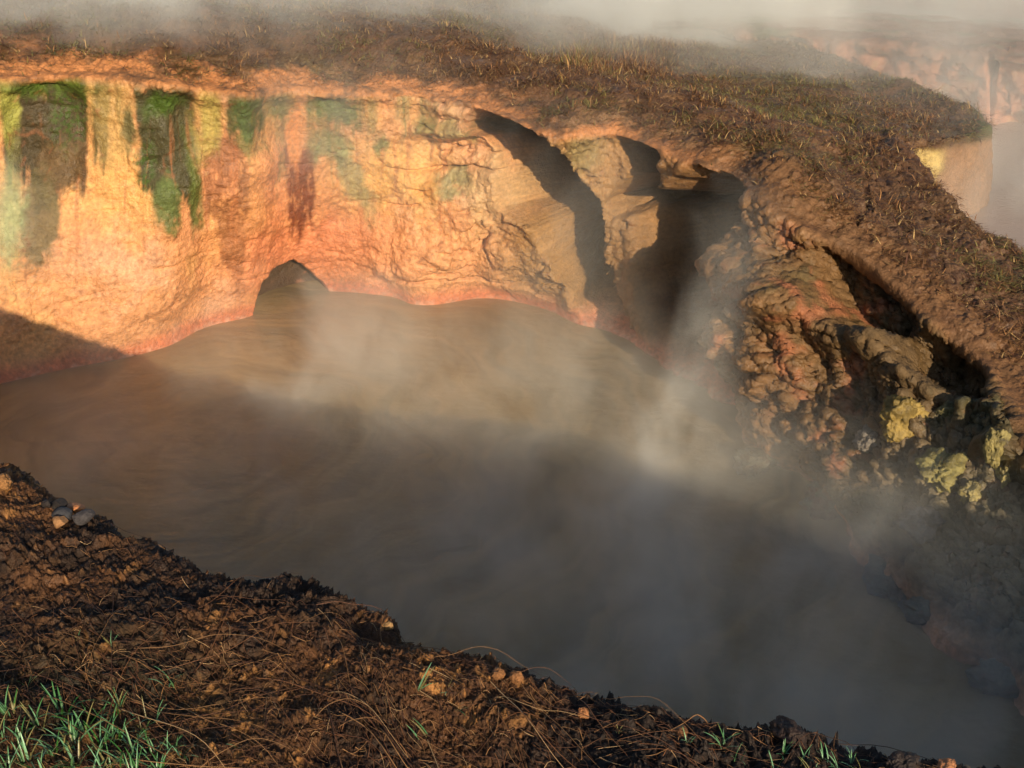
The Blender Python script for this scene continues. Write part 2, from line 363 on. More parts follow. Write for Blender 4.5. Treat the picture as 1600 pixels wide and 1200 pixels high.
S_((0.46, 0.17, 0.07), dr2 * 0.5)
S_((0.38, 0.27, 0.09), blob(bx, by, 178, 185, 38, 75, 0.3) * 0.6)
S_((0.38, 0.31, 0.08), blob(bx, by, 322, 190, 22, 60, 0.4) * 0.8)
S_((0.35, 0.36, 0.08), blob(bx, by, 12, 170, 14, 60, 0.4) * 0.8)
S_((0.13, 0.085, 0.04), blob(bx, by, 95, 260, 36, 34, 0.25))
S_((0.13, 0.11, 0.045), blob(bx, by, 62, 345, 30, 75, 0.25) * 0.9)
S_((0.30, 0.40, 0.20), blob(bx, by, 8, 340, 32, 70, 0.5) * 0.7)
speck = sm(-0.25, 0.25, fbm(G, 24, 3, 0.7, seed=28))
S_((0.05, 0.085, 0.014), blob(bx, by, 102, 178, 34, 54, 0.5) * pat * speck)
S_((0.08, 0.13, 0.02), blob(bx, by, 75, 138, 70, 14, 0.5) * pat)
S_((0.06, 0.10, 0.02), blob(bx, by, 226, 260, 13, 46, 0.5, 5) * pat * speck)
S_((0.10, 0.14, 0.04), blob(bx, by, 258, 320, 17, 40, 0.35) * 0.9)
S_((0.10, 0.13, 0.03), blob(bx, by, 300, 290, 9, 60, 0.5, -8) * 0.85)
S_((0.06, 0.12, 0.015), blob(bx, by, 255, 165, 30, 22, 0.5) * pat * 0.8)
S_((0.10, 0.10, 0.04), blob(bx, by, 204, 200, 11, 28, 0.4) * 0.8)
S_((0.33, 0.14, 0.06), blob(bx, by, 365, 380, 24, 50, 0.3) * 0.65)
S_((0.30, 0.12, 0.06), blob(bx, by, 372, 440, 14, 32, 0.4) * 0.55)
S_((0.06, 0.10, 0.025), blob(bx, by, 385, 172, 30, 34, 0.35) * 0.85)
S_((0.12, 0.18, 0.05), blob(bx, by, 395, 215, 20, 22, 0.5) * 0.6)
S_((0.62, 0.24, 0.07), blob(bx, by, 460, 210, 11, 50, 0.4) * 0.8)
S_((0.07, 0.11, 0.03), blob(bx, by, 440, 160, 26, 22, 0.4) * 0.7)
S_((0.07, 0.12, 0.035), blob(bx, by, 520, 172, 40, 20, 0.4) * 0.75)
S_((0.12, 0.18, 0.08), blob(bx, by, 520, 235, 32, 26, 0.5) * 0.75)
S_((0.20, 0.25, 0.12), blob(bx, by, 562, 290, 16, 62, 0.5, -22) * 0.65)
S_((0.09, 0.15, 0.05), blob(bx, by, 590, 222, 10, 20, 0.5) * 0.8)
S_((0.16, 0.22, 0.11), blob(bx, by, 712, 292, 30, 16, 0.5) * 0.7)
S_((0.20, 0.22, 0.07), blob(bx, by, 700, 205, 46, 18, 0.5) * 0.6)
S_((0.62, 0.45, 0.22), blob(bx, by, 765, 300, 36, 48, 0.5) * 0.6)
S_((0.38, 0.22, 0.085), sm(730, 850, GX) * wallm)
S_((0.20, 0.115, 0.045), sm(0.2, 1.0, np.abs(Hp)) * 0.75)  # recesses painted darker where pushed deepest, adding to their shade
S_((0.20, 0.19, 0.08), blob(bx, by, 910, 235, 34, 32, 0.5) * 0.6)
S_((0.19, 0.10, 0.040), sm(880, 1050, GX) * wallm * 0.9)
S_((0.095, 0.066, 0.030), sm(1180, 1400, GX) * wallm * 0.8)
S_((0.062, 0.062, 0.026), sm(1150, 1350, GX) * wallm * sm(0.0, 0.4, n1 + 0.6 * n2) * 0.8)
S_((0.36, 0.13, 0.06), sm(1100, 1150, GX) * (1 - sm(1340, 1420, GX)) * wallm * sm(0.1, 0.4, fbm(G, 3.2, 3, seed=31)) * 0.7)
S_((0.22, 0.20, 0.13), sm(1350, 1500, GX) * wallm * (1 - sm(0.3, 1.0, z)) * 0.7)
shore = (1 - sm(0.04, 0.22, z + 0.05 * n2)) * sm(-0.1, 0.02, z)
S_((0.58, 0.15, 0.07), shore * 0.75 * (GX < 1150))
S_((0.70, 0.50, 0.38), (1 - sm(0.02, 0.07, z + 0.03 * n2)) * sm(0.0, 0.3, n3 + 0.1) * 0.35)
crk = sm(0.86, 0.97, fbm(G, 2.6, 2, seed=33, ridged=True)) * wallm * sm(0, .3, n2 + .15)
S_((0.26, 0.10, 0.045), crk * 0.5)
RAG = 0.0
S_((0.030, 0.026, 0.013), niche * 0.93 * (1 - 0.4 * sm(0.2, 0.5, n2 + 0.3 * n3)))  # dark interior shade painted into the wall colour of the niche
fine = 1 + 0.42 * fbm(G, 26, 4, 0.75, seed=93) + 0.25 * fbm(G, 7, 3, 0.6, seed=94)
col = col * np.clip(fine, 0.4, 1.6)[..., None]
S_((0.22, 0.10, 0.05), sm(0.82, 0.96, vn) * wallm * 0.5)
# plateau colours
lipc = np.zeros(G.shape); lipc[:] = (0.46, 0.20, 0.075)
lipc = mixc(lipc, (0.20, 0.10, 0.045), sm(0.0, 0.4, n2 + 0.6 * n3))
lipc = mixc(lipc, (0.15, 0.08, 0.036), sm(950, 1200, GX) * 0.95)
plc = np.zeros(G.shape); plc[:] = (0.15, 0.080, 0.040)
plc = mixc(plc, (0.19, 0.11, 0.055), sm(0.0, 0.4, n1 + 0.5 * n2))
plc = mixc(plc, (0.11, 0.095, 0.035), sm(0.0, 0.3, fbm(G, 0.7, 3, seed=35)) * 0.6)
plc = mixc(plc, (0.105, 0.057, 0.030), sm(1100, 1250, GX) * sm(200, 300, GY) * 0.8)
gr = fbm(G, 5, 4, 0.7, seed=36)
plc = mixc(plc, (0.06, 0.032, 0.022), sm(0.0, 0.35, gr) * 0.8)
lipc = mixc(lipc, (0.12, 0.06, 0.03), sm(0.1, 0.4, gr) * 0.6)
topcol = lipc + (plc - lipc) * sm(6.15, 7.1, VV + 0.5 * n1 + 0.8 * n2 - 0.2 * rightm + 0.7 * sm(500, 900, GX) * (1 - rightm))[..., None]
col = col + (topcol - col) * sm(4.7, 5.25, VV + 0.25 * n2)[..., None]
S_((0.50, 0.38, 0.14), sm(10.15, 10.4, VV) * blob(GX, GY, 1435, 245, 42, 45, 0.3))
S_((0.34, 0.20, 0.11), sm(10.1, 10.4, VV) * (1 - blob(GX, GY, 1435, 245, 42, 45, 0.3)) * 0.8)
S_((0.07, 0.10, 0.02), blob(GX, GY, 1535, 195, 28, 22, 0.4) * 0.7)
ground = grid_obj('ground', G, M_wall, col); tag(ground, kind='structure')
# ------------------------------------------------------------ near bank
NB = [  # edge, slope station density
 (W(-6.2,2.9,3.2), 3), (W(-4.6,3.5,3.1), 4), (W(-3.3,3.9,2.85), 5), (P(-120,690,2.5), 8),
 (P(0,742,2.40), 9), (P(60,778,2.40), 9), (P(130,812,2.40), 10), (P(210,850,2.40), 10), (P(300,888,2.40), 10),
 (P(390,908,2.40), 9), (P(470,914,2.40), 9), (P(540,944,2.40), 9), (P(610,974,2.40), 9), (P(665,1022,2.40), 10),
 (P(740,1046,2.40), 9), (P(800,1060,2.40), 6), (P(848,1090,2.40), 9), (P(930,1118,2.40), 10), (P(1050,1140,2.40), 10),
 (P(1160,1164,2.40), 9), (P(1250,1160,2.40), 9), (P(1340,1184,2.40), 9), (P(1450,1202,2.40), 9), (P(1580,1222,2.38), 7),
 (P(1750,1250,2.45), 5), (W(2.1,1.45,2.6), 3), (W(3.2,0.8,2.7), 2)]
rows = []; KN = len(NB)
for k, (e, c) in enumerate(NB):
    a = NB[max(k-1, 0)][0]; b = NB[min(k+1, KN-1)][0]; tg = (b - a)[:2]; tg = tg / np.linalg.norm(tg)
    o = np.array([-tg[1], tg[0], 0.0]);  o = o if o[1] > 0 else -o
    o = np.array([0.15, 1, 0]) * 0.6 + o * 0.4; o[2] = 0
    back = lerp(e, np.array([e[0] * 0.75, -0.6, 2.86]), 1.0); back[2] = 2.86
    far = np.array([e[0] * 2.0, -7, 3.2])
    bA = lerp(e, back, 0.25); bA[2] = e[2] + 0.07; bB = lerp(e, back, 0.6); bB[2] = lerp(e[2], 2.86, 0.5)
    f1 = e + o * 0.05 - np.array([0, 0, 0.10]); f2 = e + o * 0.25 - np.array([0, 0, 0.9]); f3 = e + o * 0.6; f3[2] = -0.6
    rows.append([f3, f2, f1, e, bA, bB, back, far])
B1, BU = spline(np.array(rows), [c * 5 + 2 for (_, c) in NB[:-1]], 0)
B2, BV = spline(B1, [12, 40, 26, 250, 260, 90, 12], 1)
print('bank', B2.shape)
BN = normals(B2)
if BN[300, 400][2] < 0: BN = -BN
BX, BY = project(B2); bvv = np.broadcast_to(BV[None, :], BX.shape)
up = sm(1.5, 2.6, bvv)
qx = B2[..., 0] + 0.05 * fbm(B2, 5, 3, seed=47); qy = B2[..., 1] + 0.05 * fbm(B2, 5, 3, seed=48)
qx = qx + 0.06 * fbm(B2, 11, 3, seed=85); qy = qy + 0.06 * fbm(B2, 11, 3, seed=86)
c1, i1 = worley(qx * 6, qy * 6, 3); c2, i2 = worley(qx * 34 + 3, qy * 34, 9); c3, i3 = worley(qx * 75, qy * 75 + 7, 21)
clodm = sm(-0.2, 0.25, fbm(B2, 2.2, 3, seed=49))
bd = (1 - 0.7 * np.exp(-((bvv - 3.0) / 0.35) ** 2)) * 0.09 * fbm(B2, 1.3, 3, seed=40) + 0.05 * fbm(B2, 4.0, 4, 0.55, seed=41)
bd += 0.025 * (0.5 - c1) * (0.5 + 0.5 * i1) + 0.028 * (0.5 - c2) * (0.3 + 0.7 * clodm) * (1 + i2) + 0.014 * (0.5 - c3) * (1 + i3)
bd += 0.026 * fbm(B2, 14, 6, 0.75, seed=42) + 0.010 * fbm(B2, 70, 3, 0.7, seed=43)
edge = np.exp(-((bvv - 3.0) / 0.25) ** 2)
bd += edge * (0.022 * fbm(B2, 9, 4, 0.65, seed=44) + 0.02 * fbm(B2, 30, 3, 0.6, seed=46, ridged=True))
bd = bd * lerp(0.6, 1.0, up)
bd += -0.06 * blob(BX, BY, 590, 990, 50, 16, 0.8, 30)
B = B2 + BN * bd[..., None]
m1 = fbm(B2, 2.5, 4, seed=50); m2 = fbm(B2, 9, 4, 0.6, seed=51); m3 = fbm(B2, 45, 3, 0.6, seed=52)
bc = np.zeros(B.shape); bc[:] = (0.15, 0.068, 0.026)
bc = mixc(bc, (0.72, 0.34, 0.10), sm(0.12, 0.5, m2 + 0.5 * m1 + 0.4 * m3 + 0.25 * i2))  # sunlit highlights painted into the soil colour
bc = mixc(bc, (0.026, 0.016, 0.011), sm(-0.25, 0.2, -m1 + 0.6 * m2 - 0.05 + 0.2 * i1) * 0.9)  # near-black shaded patches painted in between the highlights
bc = mixc(bc, (0.03, 0.018, 0.012), edge * 0.8 * sm(-0.2, 0.2, m2))
bc = mixc(bc, (0.030, 0.030, 0.014), blob(BX, BY, 150, 1130, 260, 130, 0.5) * 0.7)
bc *= 0.72
bc = mixc(bc, (0.02, 0.014, 0.011), sm(700, 950, BX) * sm(1060, 1110, BY) * 0.7)
bank = grid_obj('bank', B, M_soil, bc); tag(bank, kind='structure')
# ------------------------------------------------------------ far bank across the second pool
FB = [(P(1020,112,.8), P(1020,38,1.9)), (P(1120,128,.8), P(1130,46,1.9)), (P(1200,146,.8), P(1220,56,1.88)), (P(1290,160,.8), P(1300,63,1.86)),
      (P(1400,172,.8), P(1400,74,1.84)), (P(1500,184,.8), P(1480,82,1.82)), (P(1550,196,.8), P(1538,92,1.8)), (P(1580,190,.8), P(1575,98,1.8)),
      (P(1640,205,.8), P(1640,106,1.78)), (P(1760,230,.8), P(1760,120,1.75)), (P(1950,260,.8), P(1950,150,1.7))]
rows = []
for s, r in FB:
    u = s.copy(); u[2] = 0.2
    m = lerp(s, r, 0.45); m[2] = lerp(s[2], r[2], 0.5)
    dirn = np.array([r[0], r[1], 0]) / np.linalg.norm(r[:2])
    b1 = r + dirn * 1.0 + np.array([0, 0, .05]); b2 = r + dirn * 9; b2[2] = r[2] - 0.5; b3 = r + dirn * 300; b3[2] = -2
    rows.append([u, s, m, r, b1, b2, b3])
F1, FU = spline(np.array(rows), [34] * (len(FB) - 1), 0); F2, FV = spline(F1, [6, 30, 34, 20, 50, 20], 1)
FN = normals(F2)
if FN[100, 120][2] < 0: FN = -FN
FX, FY = project(F2); fv = np.broadcast_to(FV[None, :], FX.shape)
fw = sm(0.9, 1.5, fv) * (1 - sm(2.7, 3.2, fv))
fd = fw * (0.35 * fbm(F2, 0.9, 3, seed=60) + 0.12 * fbm(F2, 3, 4, seed=61) - 0.5 * blob(FX, FY, 1548, 140, 8, 50, 0.4))
fd += sm(2.7, 3.2, fv) * (0.12 * fbm(F2, 0.8, 4, seed=62) + 0.05 * fbm(F2, 4, 3, seed=63))
F = F2 + FN * fd[..., None]
k1 = fbm(F2, 1.2, 4, seed=64); k2 = fbm(F2, 5, 3, seed=65)
fc = np.zeros(F.shape); fc[:] = (0.44, 0.20, 0.12)
fc = mixc(fc, (0.50, 0.34, 0.17), sm(0.05, 0.45, k1 + 0.4 * k2 - 0.1 + 0.3 * sm(1480, 1560, FX)))
ft = np.zeros(F.shape); ft[:] = (0.20, 0.11, 0.08)
ft = mixc(ft, (0.12, 0.13, 0.08), sm(0.0, 0.4, k1))
fc = fc + (ft - fc) * sm(2.5, 3.0, fv + 0.4 * k2)[..., None]
far_bank = grid_obj('far_bank', F, M_far, fc); tag(far_bank, kind='structure')
# base sheet to the horizon
M_base, nt, b = new_mat('far plain'); b.inputs['Base Color'].default_value = (0.15, 0.13, 0.09, 1); b.inputs['Roughness'].default_value = 0.9
t = nt.nodes.new('ShaderNodeTexNoise'); t.inputs['Scale'].default_value = 0.3; t.inputs['Detail'].default_value = 8
tcn = nt.nodes.new('ShaderNodeTexCoord'); nt.links.new(tcn.outputs['Object'], t.inputs['Vector'])
cr = nt.nodes.new('ShaderNodeValToRGB'); cr.color_ramp.elements[0].color = (0.10, 0.09, 0.06, 1); cr.color_ramp.elements[1].color = (0.24, 0.19, 0.12, 1)
nt.links.new(t.outputs[0], cr.inputs[0]); nt.links.new(cr.outputs[0], b.inputs['Base Color'])
xs = np.concatenate([np.linspace(-1500, -60, 8), np.linspace(-50, 50, 40), np.linspace(60, 1500, 8)])
gx, gy = np.meshgrid(xs, xs, indexing='ij')
gz = np.full(gx.shape, -1.2)
terr = grid_obj('terrain', np.stack([gx, gy, gz], -1), M_base); tag(terr, kind='structure')
# ------------------------------------------------------------ water
def water_mat(name, c1, c2, rough, bump, swirl=None):
    m, nt, b = new_mat(name); N = nt.nodes; L = nt.links
    tc = N.new('ShaderNodeTexCoord')
    w = N.new('ShaderNodeTexNoise'); w.inputs['Scale'].default_value = 0.8; w.inputs['Detail'].default_value = 3
    L.new(tc.outputs['Object'], w.inputs['Vector'])
    mx = N.new('ShaderNodeVectorMath'); mx.operation = 'SUBTRACT'; L.new(tc.outputs['Object'], mx.inputs[0]); mx.inputs[1].default_value = swirl or (0, 0, 0)
    # polar coordinates about the eddy
    sx = N.new('ShaderNodeSeparateXYZ'); L.new(mx.outputs[0], sx.inputs[0])
    ln = N.new('ShaderNodeVectorMath'); ln.operation = 'LENGTH'; L.new(mx.outputs[0], ln.inputs[0])
    at = N.new('ShaderNodeMath'); at.operation = 'ARCTAN2'; L.new(sx.outputs[1], at.inputs[0]); L.new(sx.outputs[0], at.inputs[1])
    ml = N.new('ShaderNodeMath'); ml.operation = 'MULTIPLY_ADD'; L.new(w.outputs[0], ml.inputs[0]); ml.inputs[1].default_value = 1.6; L.new(ln.outputs['Value'], ml.inputs[2])
    ms = N.new('ShaderNodeMath'); ms.operation = 'MULTIPLY'; L.new(ml.outputs[0], ms.inputs[0]); ms.inputs[1].default_value = 5.0
    cb = N.new('ShaderNodeCombineXYZ'); L.new(ms.outputs[0], cb.inputs[0]); L.new(at.outputs[0], cb.inputs[1])
    sn = N.new('ShaderNodeTexNoise'); sn.inputs['Scale'].default_value = 1.0; sn.inputs['Detail'].default_value = 5; sn.inputs['Roughness'].default_value = 0.6
    L.new(cb.outputs[0], sn.inputs['Vector'])
    ad = N.new('ShaderNodeMath'); ad.operation = 'MULTIPLY_ADD'; L.new(w.outputs[0], ad.inputs[0]); ad.inputs[1].default_value = 0.6; L.new(sn.outputs[0], ad.inputs[2])
    cr = N.new('ShaderNodeValToRGB'); cr.color_ramp.elements[0].position = 0.66; cr.color_ramp.elements[1].position = 0.95
    cr.color_ramp.elements[0].color = (*c1, 1); cr.color_ramp.elements[1].color = (*c2, 1)
    L.new(ad.outputs[0], cr.inputs[0]); L.new(cr.outputs[0], b.inputs['Base Color'])
    r = N.new('ShaderNodeTexNoise'); r.inputs['Scale'].default_value = 9; r.inputs['Detail'].default_value = 4
    mp = N.new('ShaderNodeMapping'); mp.inputs['Scale'].default_value = (0.8, 1.1, 1); L.new(tc.outputs['Object'], mp.inputs[0]); L.new(mp.outputs[0], r.inputs['Vector'])
    ad2 = N.new('ShaderNodeMath'); ad2.operation = 'MULTIPLY_ADD'; L.new(sn.outputs[0], ad2.inputs[0]); ad2.inputs[1].default_value = 0.8; L.new(r.outputs[0], ad2.inputs[2])
    bp = N.new('ShaderNodeBump'); bp.inputs['Strength'].default_value = bump; bp.inputs['Distance'].default_value = 0.05
    L.new(ad2.outputs[0], bp.inputs['Height']); L.new(bp.outputs[0], b.inputs['Normal'])
    b.inputs['Roughness'].default_value = rough; b.inputs['IOR'].default_value = 1.33
    return m
def sheet(name, x0, x1, y0, y1, z, mat):
    gx, gy = np.meshgrid(np.linspace(x0, x1, 30), np.linspace(y0, y1, 30), indexing='ij')
    o = grid_obj(name, np.stack([gx, gy, np.full(gx.shape, z)], -1), mat); tag(o, kind='structure'); return o
sw = P(300, 690); 
water = sheet('water', -7, 4.4, 0.3, 13, 0.0, water_mat('turbid pool water', (0.22, 0.160, 0.074), (0.36, 0.25, 0.11), 0.24, 0.2, tuple(sw)))
water2 = sheet('water', 4.2, 40, 3.0, 26, 0.8, water_mat('pinkish pool water', (0.28, 0.20, 0.17), (0.33, 0.24, 0.20), 0.3, 0.15))
def cut_ok(): pass
# second pool must stay behind the ridge: keep only its cells beyond the ridge edge
# ------------------------------------------------------------ plateau grass (stuff)
def blades(name, base, nrm, length, width, lean, cols, mat, seg=1, curl=0.3, flat=0.5):
    n = len(base); az = RNG.uniform(0, 2 * np.pi, n)
    h = np.stack([np.cos(az), np.sin(az), np.zeros(n)], -1)
    L_ = length[:, None]; up_ = np.array([0, 0, 1.0])
    d = h * lean[:, None] + nrm * (1 - lean[:, None]); d /= np.linalg.norm(d, axis=1)[:, None]
    side = np.cross(d, up_); side /= np.linalg.norm(side, axis=1)[:, None] + 1e-6
    tip = base + d * L_ + (h * curl - up_ * curl * 0.6) * L_ * 0.6
    mid = base + d * L_ * 0.55
    w = width[:, None]
    v = np.stack([base - side * w, base + side * w, mid + side * w * 0.7, mid - side * w * 0.7, tip], 1)
    idx = np.arange(n)[:, None] * 5
    f = np.concatenate([idx + [0, 1, 2], idx + [0, 2, 3], idx + [3, 2, 4]], 0)
    return mesh_obj(name, v.reshape(-1, 3), f, mat, None, np.repeat(cols, 5, 0), smooth=False)
gn = normals(G); gn = gn if gn[300, 220][2] > 0 else -gn
PXg, PYg = project(G)
sel = (VV > 5.6) & (VV < 10.15) & (PXg > -60) & (PXg < 1660) & (PYg > -40) & (G[..., 1] < 26)
dens = (0.15 + sm(5.9, 6.8, VV + 0.6 * n1)) * lerp(1.0, 0.85, sm(1150, 1350, PXg) * sm(190, 260, PYg))
area = np.linalg.norm(np.cross(np.gradient(G, axis=0), np.gradient(G, axis=1)), axis=-1)
wgt = (area * dens * sel).ravel() / np.maximum(G[..., 1].ravel(), 5) ** 0.7; wgt = np.nan_to_num(wgt); wgt /= wgt.sum()
NBL = 380000
clump = sm(-0.25, 0.35, fbm(G, 3.5, 3, seed=87)).ravel() + 0.12
wgt = wgt * clump; wgt /= wgt.sum()
ii = RNG.choice(len(wgt), NBL, p=wgt)
base = G.reshape(-1, 3)[ii] + RNG.normal(0, 0.03, (NBL, 3)) * [1, 1, 0]
pal = np.array([[0.20, 0.10, 0.045], [0.11, 0.05, 0.03], [0.50, 0.34, 0.14], [0.20, 0.18, 0.055], [0.34, 0.18, 0.07]])
oliv = np.clip(fbm(base, 0.6, 3, seed=70) * 1.8 + 0.15 + 0.5 * sm(1000, 1200, PXg.ravel()[ii]) * sm(260, 160, PYg.ravel()[ii]), 0, 1)
pick = np.where(RNG.random(NBL) < oliv * 0.6, 3, RNG.choice([0, 1, 2, 4], NBL, p=[.34, .34, .13, .19]))
cb_ = pal[pick] * RNG.uniform(0.5, 1.3, (NBL, 1))
patch = blob(PXg.ravel()[ii], PYg.ravel()[ii], 960, 88, 90, 26, 0.5)
tuft = np.clip(1.8 * fbm(base, 3.0, 3, seed=71) + 0.6, 0.15, 1.7)
grass = blades('dry_grass', base, gn.reshape(-1, 3)[ii], RNG.uniform(0.04, 0.14, NBL) * tuft * (1 + patch) + 0.02, RNG.uniform(0.0025, 0.0055, NBL), np.clip(RNG.normal(0.78, 0.18, NBL) - 0.35 * patch, 0.1, 1.0), cb_, M_grass)
tag(grass, 'matted reddish brown dry grass covering the plateau above the crater wall', 'grass', kind='stuff')
# ------------------------------------------------------------ things on the ground
def surf(px, py, G_, X_, Y_, r=3.0, extra=None):
    m = (np.abs(X_ - px) < r) & (np.abs(Y_ - py) < r)
    if extra is not None: m &= extra
    if not m.any(): return surf(px, py, G_, X_, Y_, r * 2, extra)
    idx = np.argwhere(m); pts = G_[m]; d = np.linalg.norm(pts - [0, 0, H], axis=1); k = d.argmin()
    return pts[k], tuple(idx[k])
BXd, BYd = project(B); GXd, GYd = project(G); BNd = normals(B); BNd = BNd if BNd[300, 400][2] > 0 else -BNd
def icos(sub):
    import bmesh
    bm = bmesh.new(); bmesh.ops.create_icosphere(bm, subdivisions=sub, radius=1)
    v = np.array([q.co[:] for q in bm.verts]); f = np.array([[q.index for q in p.verts] for p in bm.faces]); bm.free(); return v, f
IV, IF = icos(5)
def rock(name, loc, size, color, seed, mat, rot=0, rough=0.25, ang=0.0, label=None, cat=None, group=None, color2=None):
    v = IV.copy()
    if ang: 
        r_ = np.random.default_rng(seed); 
        for _ in range(9):          # chip flat facets off the ball
            n = r_.normal(size=3); n /= np.linalg.norm(n); d = v @ n; c = r_.uniform(0.55, 0.8); over = d > c
            v[over] -= np.outer((d[over] - c) * ang, n)
    v = v * (1 + rough * fbm(v, 1.2, 4, seed=seed) + rough * 0.25 * fbm(v, 7, 3, 0.6, seed=seed + 1))[:, None]
    cc = np.zeros(v.shape); cc[:] = color
    if color2 is not None: cc = mixc(cc, color2, sm(-0.1, 0.3, fbm(v, 1.6, 3, seed=seed + 2) + 0.3 * v[:, 2]))
    v = v * np.array(size); a = math.radians(rot); R_ = np.array([[math.cos(a), -math.sin(a), 0], [math.sin(a), math.cos(a), 0], [0, 0, 1]])
    o = mesh_obj(name, v @ R_.T, IF, mat, None, cc); o.location = tuple(loc); tag(o, label, cat, group); return o
stones = [  # px, py, size, colour, label
 (98, 800, (.040,.030,.024), (0.045,0.046,0.052), 'rounded grey stone at the left of the little stone heap on the near bank edge', 0.5),
 (130, 806, (.038,.030,.024), (0.055,0.050,0.052), 'largest rounded grey stone at the right of the small heap on the bank edge', 0.5),
 (97, 812, (.030,.026,.022), (0.30,0.16,0.07), 'tan block-shaped stone lowest in the small heap on the bank edge', 0.9),
 (94, 786, (.034,.026,.020), (0.03,0.025,0.022), 'black angular stone at the back of the small heap on the bank edge', 0.9),
 (119, 788, (.040,.026,.014), (0.48,0.20,0.08), 'flat orange topped stone lying on the small heap on the bank edge', 0.9),
 (77, 784, (.018,.016,.015), (0.03,0.024,0.022), 'tiny black stone just left of the stone heap on the bank edge', 0.9)]
for k, (px, py, sz, c, lb, ang) in enumerate(stones):
    p, _ = surf(px, py + 6, B, BXd, BYd)
    rock('stone', p + [0, 0, sz[2] * 0.7], sz, c, 100 + k * 3, M_stone, rot=37 * k, rough=0.2, ang=ang, label=lb, cat='stone', group='stones heaped on the bank edge')
clods = [
 (608, 974, (.015,.013,.017), (0.40,0.24,0.10), 'pale yellow clod perched on the bank edge above the misty pool'),
 (776, 1050, (.022,.018,.014), (0.24,0.11,0.04), 'orange clod left of the pair where the bank edge steps down'),
 (808, 1056, (.020,.018,.022), (0.26,0.12,0.045), 'small orange brown clod at the very tip of the bank edge step'),
 (914, 1112, (.014,.013,.018), (0.34,0.15,0.06), 'small orange clod standing alone on the dark part of the bank edge'),
 (1062, 1142, (.026,.018,.015), (0.20,0.09,0.035), 'broad brown clod with straw across it at the bank edge'),
 (1240, 1152, (.060,.040,.036), (0.035,0.022,0.018), 'large dark clod rising over the bank edge, right of the green tufts'),
 (1415, 1192, (.040,.030,.028), (0.03,0.022,0.02), 'dark clod on the bank edge near the bottom right of the picture'),
 (1478, 1196, (.030,.022,.020), (0.44,0.20,0.09), 'rightmost small orange clod on the bottom edge of the bank'),
 (4, 752, (.035,.030,.030), (0.28,0.14,0.05), 'golden brown clod at the left end of the bank edge')]
for k, (px, py, sz, c, lb) in enumerate(clods):
    p, _ = surf(px, py + 5, B, BXd, BYd)
    rock('clod', p + [0, 0, sz[2] * 0.3], sz, c, 200 + k * 3, M_soil, rot=61 * k, rough=0.55, ang=0.4, label=lb, cat='clod', group='clods of soil along the bank edge')
wface = (VV > 1) & (VV < 5.2)
bould = [
 (1412, 655, (.16,.14,.17), (0.33,0.24,0.07), 'yellow lichen boulder jutting from the middle of the right slope', 10),
 (1475, 742, (.20,.14,.13), (0.28,0.25,0.09), 'broad yellowish green boulder low on the shaded right slope', 30),
 (1520, 772, (.08,.07,.08), (0.36,0.31,0.13), 'small pale yellow rock just below the broad boulder', 0),
 (1552, 700, (.07,.06,.15), (0.28,0.24,0.09), 'tall narrow standing rock near the right edge of the slope', 0),
 (1568, 742, (.05,.05,.08), (0.40,0.34,0.13), 'little pointed yellow rock at the foot of the tall narrow rock', 0),
 (1360, 690, (.10,.09,.09), (0.20,0.18,0.15), 'dull grey rock in shadow left of the yellow boulders', 20),
 (1480, 640, (.07,.05,.06), (0.22,0.20,0.09), 'small olive rock right of the yellow lichen boulder', 20),
 (1440, 820, (.16,.12,.10), (0.16,0.15,0.13), 'dim grey boulder at the misty foot of the right slope', 50)]
for k, (px, py, sz, c, lb, rt) in enumerate(bould):
    p, _ = surf(px, py, G, GXd, GYd, extra=wface)
    rock('boulder', p + np.array([-0.05, 0.1, 0.0]) * sz[0], sz, c, 300 + k * 3, M_wall, rot=rt, rough=0.9, ang=0.5, label=lb, cat='boulder', group='boulders on the right slope', color2=tuple(0.55 * q for q in c))
base_r = [(1180, 668, .13, 'dark wet rock at the waterline below the recesses'),  (1290, 790, .16, 'reddish dark boulder half in the water at the right slope foot'),
 (1395, 880, .15, 'dark shoreline rock below the dim grey boulder'), (1450, 930, .12, 'shoreline rock fading into steam at lower right'),
  (1570, 1050, .13, 'rightmost dim shoreline rock near the right edge')]
for k, (px, py, r_, lb) in enumerate(base_r):
    p, _ = surf(px, py, G, GXd, GYd, extra=(VV < 2.2)); p = p.copy(); p[2] = 0.02 + 0.2 * r_
    rock('rock', p, (r_ * 1.3, r_ * 1.1, r_ * .8), (0.11,0.075,0.045) if k != 1 else (0.16,0.07,0.045), 400 + 3 * k, M_wall, rot=50 * k, rough=0.8, ang=0.6, label=lb, cat='rock', group='rocks along the foot of the right slope', color2=(0.15,0.14,0.10))
